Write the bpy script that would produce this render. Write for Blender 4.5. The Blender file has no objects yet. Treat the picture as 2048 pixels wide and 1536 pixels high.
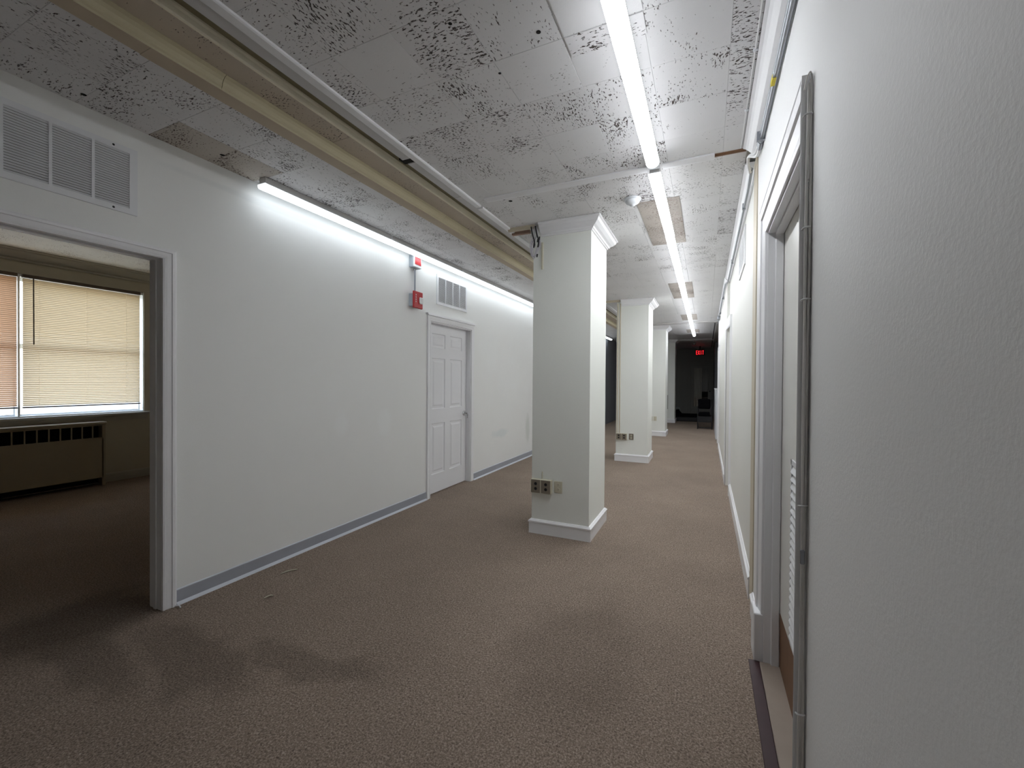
import bpy, math, random
from mathutils import Vector, Matrix
random.seed(7)
S = bpy.context.scene
COL = S.collection

# ------------------------------------------------------------------ camera
H = 2.751                                   # ceiling height
CAM = Vector((0, 0, 1.37))
yaw, pit, rol = map(math.radians, (24.6329, 0.4944, -0.4092))
fwd = Vector((-math.sin(yaw)*math.cos(pit), math.cos(yaw)*math.cos(pit), -math.sin(pit)))
rt = Vector((math.cos(yaw), math.sin(yaw), 0)); up = rt.cross(fwd)
r2 = math.cos(rol)*rt - math.sin(rol)*up; u2 = math.sin(rol)*rt + math.cos(rol)*up
cam = bpy.data.cameras.new('camera'); cam.sensor_width = 36; cam.lens = 849.4*36/2048
cam.clip_start = 0.02; cam.clip_end = 200
co = bpy.data.objects.new('camera', cam); COL.objects.link(co)
co.matrix_world = Matrix(((r2.x, u2.x, -fwd.x, CAM.x), (r2.y, u2.y, -fwd.y, CAM.y), (r2.z, u2.z, -fwd.z, CAM.z), (0, 0, 0, 1)))
S.camera = co

# ------------------------------------------------------------------ world + exposure
W = bpy.data.worlds.new('world'); S.world = W; W.use_nodes = True
nt = W.node_tree; bg = nt.nodes['Background']
sky = nt.nodes.new('ShaderNodeTexSky'); sky.sky_type = 'NISHITA'; sky.sun_disc = False
sky.sun_elevation = math.radians(50); sky.sun_rotation = math.radians(60); sky.air_density = 1.0; sky.dust_density = 5
mx = nt.nodes.new('ShaderNodeMix'); mx.data_type = 'RGBA'; mx.inputs[0].default_value = 0.75
nt.links.new(sky.outputs[0], mx.inputs[6]); mx.inputs[7].default_value = (0.42, 0.44, 0.46, 1)   # overcast veil
nt.links.new(mx.outputs[2], bg.inputs[0]); bg.inputs[1].default_value = 2.5
S.view_settings.view_transform = 'Standard'; S.view_settings.look = 'None'
S.view_settings.exposure = 1.72; S.view_settings.gamma = 1.0; S.view_settings.use_curve_mapping = False
LIGHT = 13.0; LIGHT_LEFT = 2.5                                  # radiance of the tube light lenses

# ------------------------------------------------------------------ materials
def mat(name, col, rough=0.6, metal=0.0, emit=None, es=0, bump=0, bscale=60, var=0, vscale=3, spec=0.4, trans=0):
    m = bpy.data.materials.new(name); m.use_nodes = True
    n = m.node_tree.nodes; l = m.node_tree.links; b = n['Principled BSDF']
    b.inputs['Base Color'].default_value = (*col, 1); b.inputs['Roughness'].default_value = rough
    b.inputs['Metallic'].default_value = metal; b.inputs['Specular IOR Level'].default_value = spec
    if emit: b.inputs['Emission Color'].default_value = (*emit, 1); b.inputs['Emission Strength'].default_value = es
    tc = n.new('ShaderNodeTexCoord')
    if var:
        t = n.new('ShaderNodeTexNoise'); t.inputs['Scale'].default_value = vscale; t.inputs['Detail'].default_value = 6
        l.new(tc.outputs['Object'], t.inputs['Vector'])
        r = n.new('ShaderNodeMix'); r.data_type = 'RGBA'
        r.inputs[6].default_value = (*[c*(1-var) for c in col], 1); r.inputs[7].default_value = (*[min(1, c*(1+var)) for c in col], 1)
        l.new(t.outputs[0], r.inputs[0]); l.new(r.outputs[2], b.inputs['Base Color'])
    if bump:
        t = n.new('ShaderNodeTexNoise'); t.inputs['Scale'].default_value = bscale; t.inputs['Detail'].default_value = 4
        l.new(tc.outputs['Object'], t.inputs['Vector'])
        bp = n.new('ShaderNodeBump'); bp.inputs['Strength'].default_value = bump; bp.inputs['Distance'].default_value = 0.004
        l.new(t.outputs[0], bp.inputs['Height']); l.new(bp.outputs[0], b.inputs['Normal'])
    if trans:
        tr = n.new('ShaderNodeBsdfTranslucent'); tr.inputs[0].default_value = (*[min(1, c*1.1) for c in col], 1)
        ms = n.new('ShaderNodeMixShader'); ms.inputs[0].default_value = trans
        l.new(b.outputs[0], ms.inputs[1]); l.new(tr.outputs[0], ms.inputs[2]); l.new(ms.outputs[0], n['Material Output'].inputs[0])
    return m

def ramp(n, pts):
    r = n.new('ShaderNodeValToRGB'); e = r.color_ramp.elements
    e[0].position, e[0].color = pts[0][0], (*pts[0][1], 1); e[1].position, e[1].color = pts[-1][0], (*pts[-1][1], 1)
    for p, c in pts[1:-1]:
        k = e.new(p); k.color = (*c, 1)
    return r

def math_n(n, l, op, a, b=None, c=None):
    m = n.new('ShaderNodeMath'); m.operation = op
    for i, v in enumerate((a, b, c)):
        if v is None: continue
        if isinstance(v, (int, float)): m.inputs[i].default_value = v
        else: l.new(v, m.inputs[i])
    return m.outputs[0]

def fissure_mat(name, col, hole, lo=0.60, amount=1.0, stain=0.05):
    """painted acoustic tile: clusters of short dark fissures, sunk into the face"""
    m = bpy.data.materials.new(name); m.use_nodes = True
    n = m.node_tree.nodes; l = m.node_tree.links; b = n['Principled BSDF']; b.inputs['Roughness'].default_value = 0.55
    b.inputs['Specular IOR Level'].default_value = 0.35
    tc = n.new('ShaderNodeTexCoord'); oi = n.new('ShaderNodeObjectInfo')
    off = n.new('ShaderNodeVectorMath'); off.operation = 'MULTIPLY_ADD'
    l.new(oi.outputs['Random'], off.inputs[0]); off.inputs[1].default_value = (37.0, 91.0, 13.0)
    l.new(tc.outputs['Object'], off.inputs[2])
    # wobble the coordinates a little, then stretch so the fissures run one way
    w = n.new('ShaderNodeTexNoise'); w.inputs['Scale'].default_value = 9; l.new(off.outputs[0], w.inputs['Vector'])
    wa = n.new('ShaderNodeVectorMath'); wa.operation = 'MULTIPLY_ADD'; l.new(w.outputs['Color'], wa.inputs[0])
    wa.inputs[1].default_value = (0.035, 0.035, 0); l.new(off.outputs[0], wa.inputs[2])
    st = n.new('ShaderNodeVectorMath'); st.operation = 'MULTIPLY'; st.inputs[1].default_value = (1.0, 2.3, 1.0); l.new(wa.outputs[0], st.inputs[0])
    f = n.new('ShaderNodeTexNoise'); f.inputs['Scale'].default_value = 58; f.inputs['Detail'].default_value = 2.5; f.inputs['Roughness'].default_value = 0.55
    l.new(st.outputs[0], f.inputs['Vector'])
    c = n.new('ShaderNodeTexNoise'); c.inputs['Scale'].default_value = 4.5; c.inputs['Detail'].default_value = 2; l.new(off.outputs[0], c.inputs['Vector'])
    cc = math_n(n, l, 'MULTIPLY_ADD', c.outputs[0], 0.46*amount, -0.238*amount)
    s = math_n(n, l, 'ADD', f.outputs[0], cc)
    mask = n.new('ShaderNodeMapRange'); mask.inputs[1].default_value = lo+0.03; mask.inputs[2].default_value = lo+0.065; l.new(s, mask.inputs[0])
    v = n.new('ShaderNodeTexNoise'); v.inputs['Scale'].default_value = 2.2; v.inputs['Detail'].default_value = 5; l.new(off.outputs[0], v.inputs['Vector'])
    base = n.new('ShaderNodeMix'); base.data_type = 'RGBA'
    base.inputs[6].default_value = (*[x*(1-stain*2) for x in col], 1); base.inputs[7].default_value = (*[min(1, x*(1+stain)) for x in col], 1)
    l.new(v.outputs[0], base.inputs[0])
    mixc = n.new('ShaderNodeMix'); mixc.data_type = 'RGBA'; l.new(mask.outputs[0], mixc.inputs[0]); l.new(base.outputs[2], mixc.inputs[6])
    mixc.inputs[7].default_value = (*hole, 1); l.new(mixc.outputs[2], b.inputs['Base Color'])
    fine = n.new('ShaderNodeTexNoise'); fine.inputs['Scale'].default_value = 160; l.new(off.outputs[0], fine.inputs['Vector'])
    h = math_n(n, l, 'MULTIPLY_ADD', mask.outputs[0], -1.0, math_n(n, l, 'MULTIPLY', fine.outputs[0], 0.12))
    bp = n.new('ShaderNodeBump'); bp.inputs['Strength'].default_value = 0.8; bp.inputs['Distance'].default_value = 0.006
    l.new(h, bp.inputs['Height']); l.new(bp.outputs[0], b.inputs['Normal'])
    return m

def carpet_mat():
    m = bpy.data.materials.new('brown_carpet'); m.use_nodes = True
    n = m.node_tree.nodes; l = m.node_tree.links; b = n['Principled BSDF']; b.inputs['Roughness'].default_value = 0.95; b.inputs['Specular IOR Level'].default_value = 0.08
    tc = n.new('ShaderNodeTexCoord'); P = tc.outputs['Object']
    a = n.new('ShaderNodeTexNoise'); a.inputs['Scale'].default_value = 130; a.inputs['Detail'].default_value = 8; a.inputs['Roughness'].default_value = 0.7; a.inputs['Distortion'].default_value = 0.6; l.new(P, a.inputs['Vector'])
    r = ramp(n, [(0.34, (0.095, 0.072, 0.056)), (0.5, (0.25, 0.195, 0.155)), (0.66, (0.47, 0.385, 0.32))]); l.new(a.outputs[0], r.inputs[0])
    big = n.new('ShaderNodeTexNoise'); big.inputs['Scale'].default_value = 1.3; big.inputs['Detail'].default_value = 5; big.inputs['Roughness'].default_value = 0.6; l.new(P, big.inputs['Vector'])
    # worn / damp patches with a shape of their own
    dist = n.new('ShaderNodeTexNoise'); dist.inputs['Scale'].default_value = 2.4; dist.inputs['Detail'].default_value = 4; l.new(P, dist.inputs['Vector'])
    da = n.new('ShaderNodeVectorMath'); da.operation = 'MULTIPLY_ADD'; l.new(dist.outputs['Color'], da.inputs[0]); da.inputs[1].default_value = (0.55, 0.55, 0); l.new(P, da.inputs[2])
    tot = None
    for (x, y, rx, ry, s) in ((-2.28, 1.28, 0.5, 0.17, 0.30), (-1.75, 1.5, 0.4, 0.13, 0.28), (-2.75, 1.0, 0.5, 0.15, 0.32), (-0.6, 2.1, 0.35, 0.45, 0.16), (-3.2, 1.2, 0.35, 0.4, 0.4)):
        sub = n.new('ShaderNodeVectorMath'); sub.operation = 'SUBTRACT'; l.new(da.outputs[0], sub.inputs[0]); sub.inputs[1].default_value = (x+0.27, y+0.27, 0)
        sc = n.new('ShaderNodeVectorMath'); sc.operation = 'MULTIPLY'; l.new(sub.outputs[0], sc.inputs[0]); sc.inputs[1].default_value = (1/rx, 1/ry, 0)
        ln = n.new('ShaderNodeVectorMath'); ln.operation = 'LENGTH'; l.new(sc.outputs[0], ln.inputs[0])
        mr = n.new('ShaderNodeMapRange'); mr.interpolation_type = 'SMOOTHSTEP'; mr.inputs[1].default_value = 0.55; mr.inputs[2].default_value = 1.25
        mr.inputs[3].default_value = s; mr.inputs[4].default_value = 0; l.new(ln.outputs['Value'], mr.inputs[0])
        tot = mr.outputs[0] if tot is None else math_n(n, l, 'MAXIMUM', tot, mr.outputs[0])
    k = math_n(n, l, 'SUBTRACT', math_n(n, l, 'MULTIPLY_ADD', big.outputs[0], 0.5, 0.78), tot)
    mul = n.new('ShaderNodeMix'); mul.data_type = 'RGBA'; mul.blend_type = 'MULTIPLY'; mul.inputs[0].default_value = 1
    l.new(r.outputs[0], mul.inputs[6]); l.new(k, mul.inputs[7]); l.new(mul.outputs[2], b.inputs['Base Color'])
    bp = n.new('ShaderNodeBump'); bp.inputs['Strength'].default_value = 0.4; bp.inputs['Distance'].default_value = 0.003
    l.new(a.outputs[0], bp.inputs['Height']); l.new(bp.outputs[0], b.inputs['Normal'])
    return m

def wall_mat(name, col, patches=(), bump=0.15, bscale=220, mottled=0.03):
    """matt emulsion; patches = (y, z, ry, rz, colour, strength) repair and other tinted marks on a wall facing along x"""
    m = mat(name, col, 0.55, spec=0.3); n = m.node_tree.nodes; l = m.node_tree.links; b = n['Principled BSDF']
    tc = n.new('ShaderNodeTexCoord'); P = tc.outputs['Object']
    v = n.new('ShaderNodeTexNoise'); v.inputs['Scale'].default_value = 1.1; v.inputs['Detail'].default_value = 6; l.new(P, v.inputs['Vector'])
    cur = n.new('ShaderNodeMix'); cur.data_type = 'RGBA'; l.new(v.outputs[0], cur.inputs[0])
    cur.inputs[6].default_value = (*[c*(1-mottled) for c in col], 1); cur.inputs[7].default_value = (*[min(1, c*(1+mottled)) for c in col], 1)
    out = cur.outputs[2]
    if patches:
        d = n.new('ShaderNodeTexNoise'); d.inputs['Scale'].default_value = 5; d.inputs['Detail'].default_value = 5; l.new(P, d.inputs['Vector'])
        for (y, z, ry, rz, pc, s) in patches:
            sub = n.new('ShaderNodeVectorMath'); sub.operation = 'SUBTRACT'; l.new(P, sub.inputs[0]); sub.inputs[1].default_value = (0, y, z)
            sc = n.new('ShaderNodeVectorMath'); sc.operation = 'MULTIPLY'; l.new(sub.outputs[0], sc.inputs[0]); sc.inputs[1].default_value = (0, 1/ry, 1/rz)
            ln = n.new('ShaderNodeVectorMath'); ln.operation = 'LENGTH'; l.new(sc.outputs[0], ln.inputs[0])
            q = math_n(n, l, 'ADD', ln.outputs['Value'], math_n(n, l, 'MULTIPLY', d.outputs[0], 1.2))
            mr = n.new('ShaderNodeMapRange'); mr.inputs[1].default_value = 1.1; mr.inputs[2].default_value = 1.6; mr.inputs[3].default_value = s; mr.inputs[4].default_value = 0
            l.new(q, mr.inputs[0])
            x = n.new('ShaderNodeMix'); x.data_type = 'RGBA'; l.new(mr.outputs[0], x.inputs[0]); l.new(out, x.inputs[6]); x.inputs[7].default_value = (*pc, 1); out = x.outputs[2]
    l.new(out, b.inputs['Base Color'])
    t = n.new('ShaderNodeTexNoise'); t.inputs['Scale'].default_value = bscale; t.inputs['Detail'].default_value = 3; l.new(P, t.inputs['Vector'])
    bp = n.new('ShaderNodeBump'); bp.inputs['Strength'].default_value = bump; bp.inputs['Distance'].default_value = 0.003
    l.new(t.outputs[0], bp.inputs['Height']); l.new(bp.outputs[0], b.inputs['Normal'])
    return m

M = {}
pale = (0.90, 0.92, 0.92)
M['wall_l'] = wall_mat('left_wall_paint', (0.855, 0.86, 0.845), [(5.55, 1.75, .35, .3, pale, .3), (6.2, 1.5, .5, .5, pale, .25), (5.9, .55, .35, .08, (.70, .76, .76), .5),
    (3.3, .95, .12, .14, pale, .4), (2.75, 1.0, .1, .12, pale, .35), (7.0, .5, .12, .28, (.64, .67, .63), .6), (2.1, 2.62, .9, .03, (.70, .72, .72), .35)], bump=0.12)  # last entry: thin grey band high on the wall
M['wall_r'] = wall_mat('right_wall_paint', (0.86, 0.86, 0.855), bump=0.22, bscale=120)
M['wall_rb'] = wall_mat('cream_wall_paint', (0.77, 0.77, 0.73), bump=0.2)
M['wall_dark'] = wall_mat('dark_grey_wall', (0.22, 0.23, 0.25))  # dark grey for the far left end and the bay walls
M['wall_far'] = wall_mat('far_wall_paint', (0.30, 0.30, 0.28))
M['office'] = wall_mat('olive_cream_office_paint', (0.60, 0.55, 0.44), mottled=0.05)
M['col'] = wall_mat('cream_pillar_paint', (0.84, 0.855, 0.81), bump=0.25, bscale=90, mottled=0.04)
M['trim'] = mat('white_gloss_trim_paint', (0.87, 0.87, 0.885), 0.35, bump=0.1, bscale=40, var=0.03)
M['trim2'] = mat('office_trim_paint', (0.52, 0.49, 0.42), 0.45, var=0.05)
M['white'] = mat('white_enamel', (0.80, 0.81, 0.83), 0.35)
M['door'] = mat('white_door_paint', (0.83, 0.83, 0.85), 0.38, var=0.015)
M['door_old'] = mat('off_white_door_paint', (0.76, 0.75, 0.71), 0.45, var=0.05)
M['cream'] = mat('yellowed_cream_paint', (0.50, 0.445, 0.30), 0.5, var=0.08, vscale=4)
M['olive'] = mat('slot_shade_olive', (0.26, 0.23, 0.14), 0.6, var=0.08)  # darkened olive paints the shade in the top of the ceiling slot
M['housing'] = mat('shaded_white_housing', (0.55, 0.54, 0.53), 0.45)  # white housing greyed so its colour carries the shade
M['cream_lit'] = mat('lit_tone_cream', (0.84, 0.78, 0.62), 0.5, var=0.06, vscale=4)  # cream lightened to paint the lamp light on the slot moulding
M['tan'] = mat('tan_painted_board', (0.56, 0.47, 0.35), 0.6, var=0.10, vscale=5)
M['greyband'] = mat('grey_painted_board', (0.62, 0.61, 0.61), 0.55, var=0.05)
M['beige'] = mat('beige_raceway', (0.58, 0.52, 0.40), 0.5, var=0.08)
M['vinyl'] = mat('blue_grey_vinyl_base', (0.37, 0.385, 0.43), 0.35, var=0.06)
M['vinyl_lt'] = mat('pale_caulk', (0.66, 0.69, 0.75), 0.4, var=0.05)
M['lens'] = mat('tube_light_lens', (0.9, 0.93, 0.95), 0.3, emit=(0.93, 0.96, 1.0), es=LIGHT)
M['lens_left'] = mat('tube_light_lens_left', (0.9, 0.93, 0.95), 0.3, emit=(0.86, 0.935, 1.0), es=LIGHT_LEFT)
M['lit_cap'] = mat('cap_with_added_glow', (0.85, 0.88, 0.9), 0.4, emit=(0.92, 0.96, 1.0), es=0.35)  # added emission stands in for lens light coming through the end caps
M['cap'] = mat('white_plastic', (0.80, 0.83, 0.86), 0.35)
M['grill_dark'] = mat('duct_shade_and_panel', (0.05, 0.05, 0.055), 0.8)
M['black'] = mat('black_plastic', (0.012, 0.012, 0.014), 0.5)
M['hole'] = mat('cavity_shade_black', (0.01, 0.008, 0.007), 0.9)  # flat black painted as the shade inside holes, gaps and hollows
M['red'] = mat('red_alarm_plastic', (0.50, 0.015, 0.02), 0.35)
M['grey_box'] = mat('grey_steel_box', (0.42, 0.47, 0.52), 0.4)
M['steel'] = mat('zinc_conduit', (0.36, 0.38, 0.41), 0.38, metal=0.7, var=0.1, vscale=20)
M['chrome'] = mat('satin_chrome', (0.55, 0.55, 0.56), 0.25, metal=1)
M['cable'] = mat('painted_cable', (0.82, 0.80, 0.77), 0.55, var=0.12, vscale=15)
M['cable_lt'] = mat('white_cable', (0.80, 0.80, 0.80), 0.5)
M['wire_w'] = mat('grey_white_wire', (0.60, 0.58, 0.62), 0.5)
M['wood'] = mat('bare_brown_wood', (0.20, 0.105, 0.055), 0.6, var=0.25, vscale=12)
M['wood_pink'] = mat('raw_timber', (0.38, 0.25, 0.19), 0.7, var=0.2, vscale=12)
M['maroon'] = mat('dark_maroon_strip', (0.045, 0.018, 0.022), 0.4, var=0.3, vscale=9)
M['stone'] = mat('tan_stone_sill', (0.33, 0.27, 0.225), 0.6, var=0.15, vscale=7)
M['yellow'] = mat('yellow_sticker', (0.75, 0.62, 0.05), 0.5)
M['orange'] = mat('orange_plug', (0.62, 0.20, 0.12), 0.5)
M['outlet'] = mat('brown_steel_plate', (0.26, 0.225, 0.18), 0.4, metal=0.3, var=0.1, vscale=20)
M['ivory'] = mat('ivory_plastic', (0.60, 0.57, 0.45), 0.4)
M['slat_r'] = mat('cream_blind_slat', (0.66, 0.52, 0.335), 0.5, trans=0.23)
M['slat_l'] = mat('orange_tan_blind_slat', (0.62, 0.39, 0.235), 0.5, trans=0.23)
M['cord'] = mat('pale_cord', (0.85, 0.78, 0.64), 0.6, trans=0.6)
M['brownrail'] = mat('brown_blind_rail', (0.16, 0.12, 0.09), 0.45)
M['frost'] = mat('frosted_plastic', (0.85, 0.87, 0.88), 0.6, trans=0.7, bump=0.6, bscale=25)
M['frame_w'] = mat('white_window_frame', (0.78, 0.80, 0.79), 0.4)
M['rad'] = mat('olive_cream_radiator_cover', (0.46, 0.41, 0.31), 0.4, var=0.04)
M['brass'] = mat('dark_bronze_grille', (0.16, 0.13, 0.09), 0.4, metal=0.4)
M['exit'] = mat('lit_red_letters', (0.6, 0.02, 0.02), 0.5, emit=(1.0, 0.02, 0.03), es=0.5)
M['strobe'] = mat('clear_strobe_lens', (0.85, 0.85, 0.85), 0.15)
M['fabric'] = mat('black_upholstery', (0.004, 0.004, 0.005), 0.95, spec=0.05, bump=0.2, bscale=150)
M['curtain'] = mat('pale_curtain', (0.40, 0.37, 0.31), 0.9)
M['patch'] = fissure_mat('bare_tile_patch', (0.50, 0.455, 0.41), (0.24, 0.18, 0.15), lo=0.54, stain=0.22)
M['tile'] = fissure_mat('painted_fissured_tile', (0.80, 0.795, 0.80), (0.07, 0.055, 0.048), lo=0.600)
M['tile_b'] = fissure_mat('painted_fissured_tile_dense', (0.79, 0.78, 0.785), (0.06, 0.047, 0.04), lo=0.568)
M['tile_c'] = fissure_mat('painted_plain_tile', (0.80, 0.795, 0.80), (0.10, 0.08, 0.07), lo=0.67)
M['tile_tan'] = fissure_mat('tan_fissured_tile', (0.58, 0.50, 0.40), (0.06, 0.04, 0.03), lo=0.60)
M['tile_brown'] = fissure_mat('stained_tile', (0.60, 0.55, 0.49), (0.10, 0.06, 0.045), lo=0.565, stain=0.15)
M['plaster_off'] = fissure_mat('worn_office_plaster', (0.66, 0.61, 0.52), (0.28, 0.20, 0.15), lo=0.60)
M['tileback'] = mat('ceiling_joint', (0.5, 0.49, 0.47), 0.9)
M['carpet'] = carpet_mat()
def downlight(m, L):
    # diffuser over down-facing LEDs: brightest where the lens faces down, dimmer round its sides
    n = m.node_tree.nodes; l = m.node_tree.links; ge = n.new('ShaderNodeNewGeometry'); sp = n.new('ShaderNodeSeparateXYZ'); l.new(ge.outputs['Normal'], sp.inputs[0])
    d = math_n(n, l, 'POWER', math_n(n, l, 'MAXIMUM', math_n(n, l, 'MULTIPLY', sp.outputs[2], -1.0), 0.0), 1.8)
    l.new(math_n(n, l, 'MULTIPLY_ADD', d, .83*L, .17*L), n['Principled BSDF'].inputs['Emission Strength'])
downlight(M['lens'], LIGHT); downlight(M['lens_left'], LIGHT_LEFT)
g = bpy.data.materials.new('window_glass'); g.use_nodes = True
gn = g.node_tree.nodes; gl = g.node_tree.links
for x in list(gn):
    if x.type == 'BSDF_PRINCIPLED': gn.remove(x)
ga = gn.new('ShaderNodeBsdfTransparent'); ga.inputs[0].default_value = (.95, .96, .96, 1); gb = gn.new('ShaderNodeBsdfGlossy'); gb.inputs['Roughness'].default_value = .02
gm = gn.new('ShaderNodeMixShader'); gm.inputs[0].default_value = .06; gl.new(ga.outputs[0], gm.inputs[1]); gl.new(gb.outputs[0], gm.inputs[2]); gl.new(gm.outputs[0], gn['Material Output'].inputs[0])
M['glass'] = g

# ------------------------------------------------------------------ mesh helpers
class MB:
    def __init__(s): s.v = []; s.f = []; s.sm = []; s.mi = []; s.k = 0
    def add(s, vs, fs, smooth=False):
        o = len(s.v); s.v += [tuple(v) for v in vs]
        for f in fs: s.f.append([o+i for i in f]); s.sm.append(smooth); s.mi.append(s.k)
        return s
    def box(s, x0, x1, y0, y1, z0, z1):
        x0, x1 = sorted((x0, x1)); y0, y1 = sorted((y0, y1)); z0, z1 = sorted((z0, z1))
        return s.add([(x, y, z) for x in (x0, x1) for y in (y0, y1) for z in (z0, z1)],
                     [(0, 1, 3, 2), (4, 6, 7, 5), (0, 4, 5, 1), (2, 3, 7, 6), (0, 2, 6, 4), (1, 5, 7, 3)])
    def bbox(s, x0, x1, y0, y1, z0, z1, c=0.004):
        """box with chamfered edges"""
        x0, x1 = sorted((x0, x1)); y0, y1 = sorted((y0, y1)); z0, z1 = sorted((z0, z1))
        c = min(c, (x1-x0)*.45, (y1-y0)*.45, (z1-z0)*.45)
        import bmesh
        b = bmesh.new(); bmesh.ops.create_cube(b, size=1)
        for v in b.verts: v.co = Vector(((x0+x1)/2+v.co.x*(x1-x0), (y0+y1)/2+v.co.y*(y1-y0), (z0+z1)/2+v.co.z*(z1-z0)))
        bmesh.ops.bevel(b, geom=b.edges[:], offset=c, segments=1, affect='EDGES')
        b.verts.index_update(); vs = [v.co[:] for v in b.verts]; fs = [[v.index for v in f.verts] for f in b.faces]; b.free()
        return s.add(vs, fs)
    def ext(s, prof, axis, a, b, smooth=False, caps=True):
        """closed 2D profile extruded along an axis: 'y' profile is (x,z), 'x' is (y,z), 'z' is (x,y)"""
        P = {'y': lambda p, t: (p[0], t, p[1]), 'x': lambda p, t: (t, p[0], p[1]), 'z': lambda p, t: (p[0], p[1], t)}[axis]
        n = len(prof); vs = [P(p, a) for p in prof]+[P(p, b) for p in prof]
        s.add(vs, [(i, (i+1) % n, n+(i+1) % n, n+i) for i in range(n)], smooth)
        if caps: s.add([P(p, a) for p in prof], [tuple(range(n))[::-1]]); s.add([P(p, b) for p in prof], [tuple(range(n))])
        return s
    def tube(s, pts, r, n=8, caps=True):
        pts = [Vector(p) for p in pts]; rings = []
        for i, p in enumerate(pts):
            d = (pts[min(i+1, len(pts)-1)]-pts[max(i-1, 0)]).normalized()
            a = d.cross(Vector((0, 0, 1))); a = a if a.length > .05 else d.cross(Vector((1, 0, 0))); a.normalize(); b = d.cross(a)
            rr = r[i] if isinstance(r, (list, tuple)) else r
            rings.append([p+rr*(math.cos(2*math.pi*k/n)*a+math.sin(2*math.pi*k/n)*b) for k in range(n)])
        vs = [v for q in rings for v in q]
        s.add(vs, [(i*n+k, i*n+(k+1) % n, (i+1)*n+(k+1) % n, (i+1)*n+k) for i in range(len(pts)-1) for k in range(n)], True)
        if caps: s.add(rings[0], [tuple(range(n))]); s.add(rings[-1], [tuple(range(n))])
        return s
    def lathe(s, prof, c, axis='z', n=24):
        """profile (radius, height) turned about an axis through c"""
        vs = []
        for (r, h) in prof:
            for k in range(n):
                a = 2*math.pi*k/n; u, w = r*math.cos(a), r*math.sin(a)
                vs.append({'z': (c[0]+u, c[1]+w, c[2]+h), 'x': (c[0]+h, c[1]+u, c[2]+w), 'y': (c[0]+u, c[1]+h, c[2]+w)}[axis])
        m = len(prof)
        s.add(vs, [(i*n+k, i*n+(k+1) % n, (i+1)*n+(k+1) % n, (i+1)*n+k) for i in range(m-1) for k in range(n)], True)
        s.add(vs[:n], [tuple(range(n))]); s.add(vs[-n:], [tuple(range(n))])
        return s
    def ring(s, x0, x1, y0, y1, prof):
        """profile (offset, z) swept round a rectangle with mitred corners"""
        vs = []
        for (o, z) in prof: vs += [(x0-o, y0-o, z), (x1+o, y0-o, z), (x1+o, y1+o, z), (x0-o, y1+o, z)]
        m = len(prof)
        return s.add(vs, [(i*4+k, i*4+(k+1) % 4, ((i+1) % m)*4+(k+1) % 4, ((i+1) % m)*4+k) for i in range(m) for k in range(4)])
    def frame(s, xw, sg, y0, y1, zt, prof, zb=0.0, head=1.0, xform=None):
        """mitred architrave on a wall x=xw facing sg; prof=(distance from opening, projection)"""
        vs = []; m = len(prof)
        for (t, p) in prof:
            x = xw+sg*p
            vs += [(x, y0-t, zb), (x, y0-t, zt+t*head), (x, y1+t, zt+t*head), (x, y1+t, zb)]
        if xform: vs = [xform(v) for v in vs]
        s.add(vs, [(i*4+k, i*4+k+1, ((i+1) % m)*4+k+1, ((i+1) % m)*4+k) for i in range(m) for k in range(3)])
        s.add([vs[i*4] for i in range(m)], [tuple(range(m))]); s.add([vs[i*4+3] for i in range(m)], [tuple(range(m))])
        return s
    def mat(s, k): s.k = k; return s
    def mesh(s, name, mats):
        me = bpy.data.meshes.new(name); me.from_pydata(s.v, [], s.f)
        for m in (mats if isinstance(mats, (list, tuple)) else [mats]): me.materials.append(m)
        me.polygons.foreach_set('use_smooth', s.sm); me.polygons.foreach_set('material_index', s.mi)
        import bmesh
        b = bmesh.new(); b.from_mesh(me); bmesh.ops.recalc_face_normals(b, faces=b.faces[:]); b.to_mesh(me); b.free()
        me.update(); return me
    def build(s, name, mats, parent=None, loc=None):
        if loc is not None: s.v = [(x-loc[0], y-loc[1], z-loc[2]) for x, y, z in s.v]
        o = bpy.data.objects.new(name, s.mesh(name, mats)); COL.objects.link(o)
        if parent: o.parent = parent
        if loc is not None: o.location = loc
        return o

def tag(o, label, cat, group=None, kind=None):
    o['label'] = label; o['category'] = cat
    if group: o['group'] = group
    if kind: o['kind'] = kind
    return o
def empty(name, loc, label, cat, group=None, kind=None):
    e = bpy.data.objects.new(name, None); e.empty_display_size = .1; COL.objects.link(e); e.location = loc
    return tag(e, label, cat, group, kind)
def sub(root, mb, name, m, label=None):
    """part built in world coordinates, parented to an Empty (or object) that only translates"""
    off = root.location if root.parent is None else root.location+root.parent.location
    mb.v = [(x-off[0], y-off[1], z-off[2]) for x, y, z in mb.v]
    o = mb.build(name, m, root)
    if label: o['label'] = label
    return o
def struct(name, mb, m, label, cat, loc=None):
    return tag(mb.build(name, m, None, loc), label, cat, kind='structure')

# ================================================================== THE SETTING
# floor
f = MB(); f.add([(-7.6, -2.0, 0), (3.6, -2.0, 0), (3.6, 20, 0), (-7.6, 20, 0), (-7.6, -2.0, -.1), (3.6, -2.0, -.1), (3.6, 20, -.1), (-7.6, 20, -.1)],
      [(0, 1, 2, 3), (7, 6, 5, 4), (0, 4, 5, 1), (1, 5, 6, 2), (2, 6, 7, 3), (3, 7, 4, 0)])
struct('floor', f, M['carpet'], 'mottled brown carpet running the length of the corridor and into the side room', 'floor')

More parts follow.
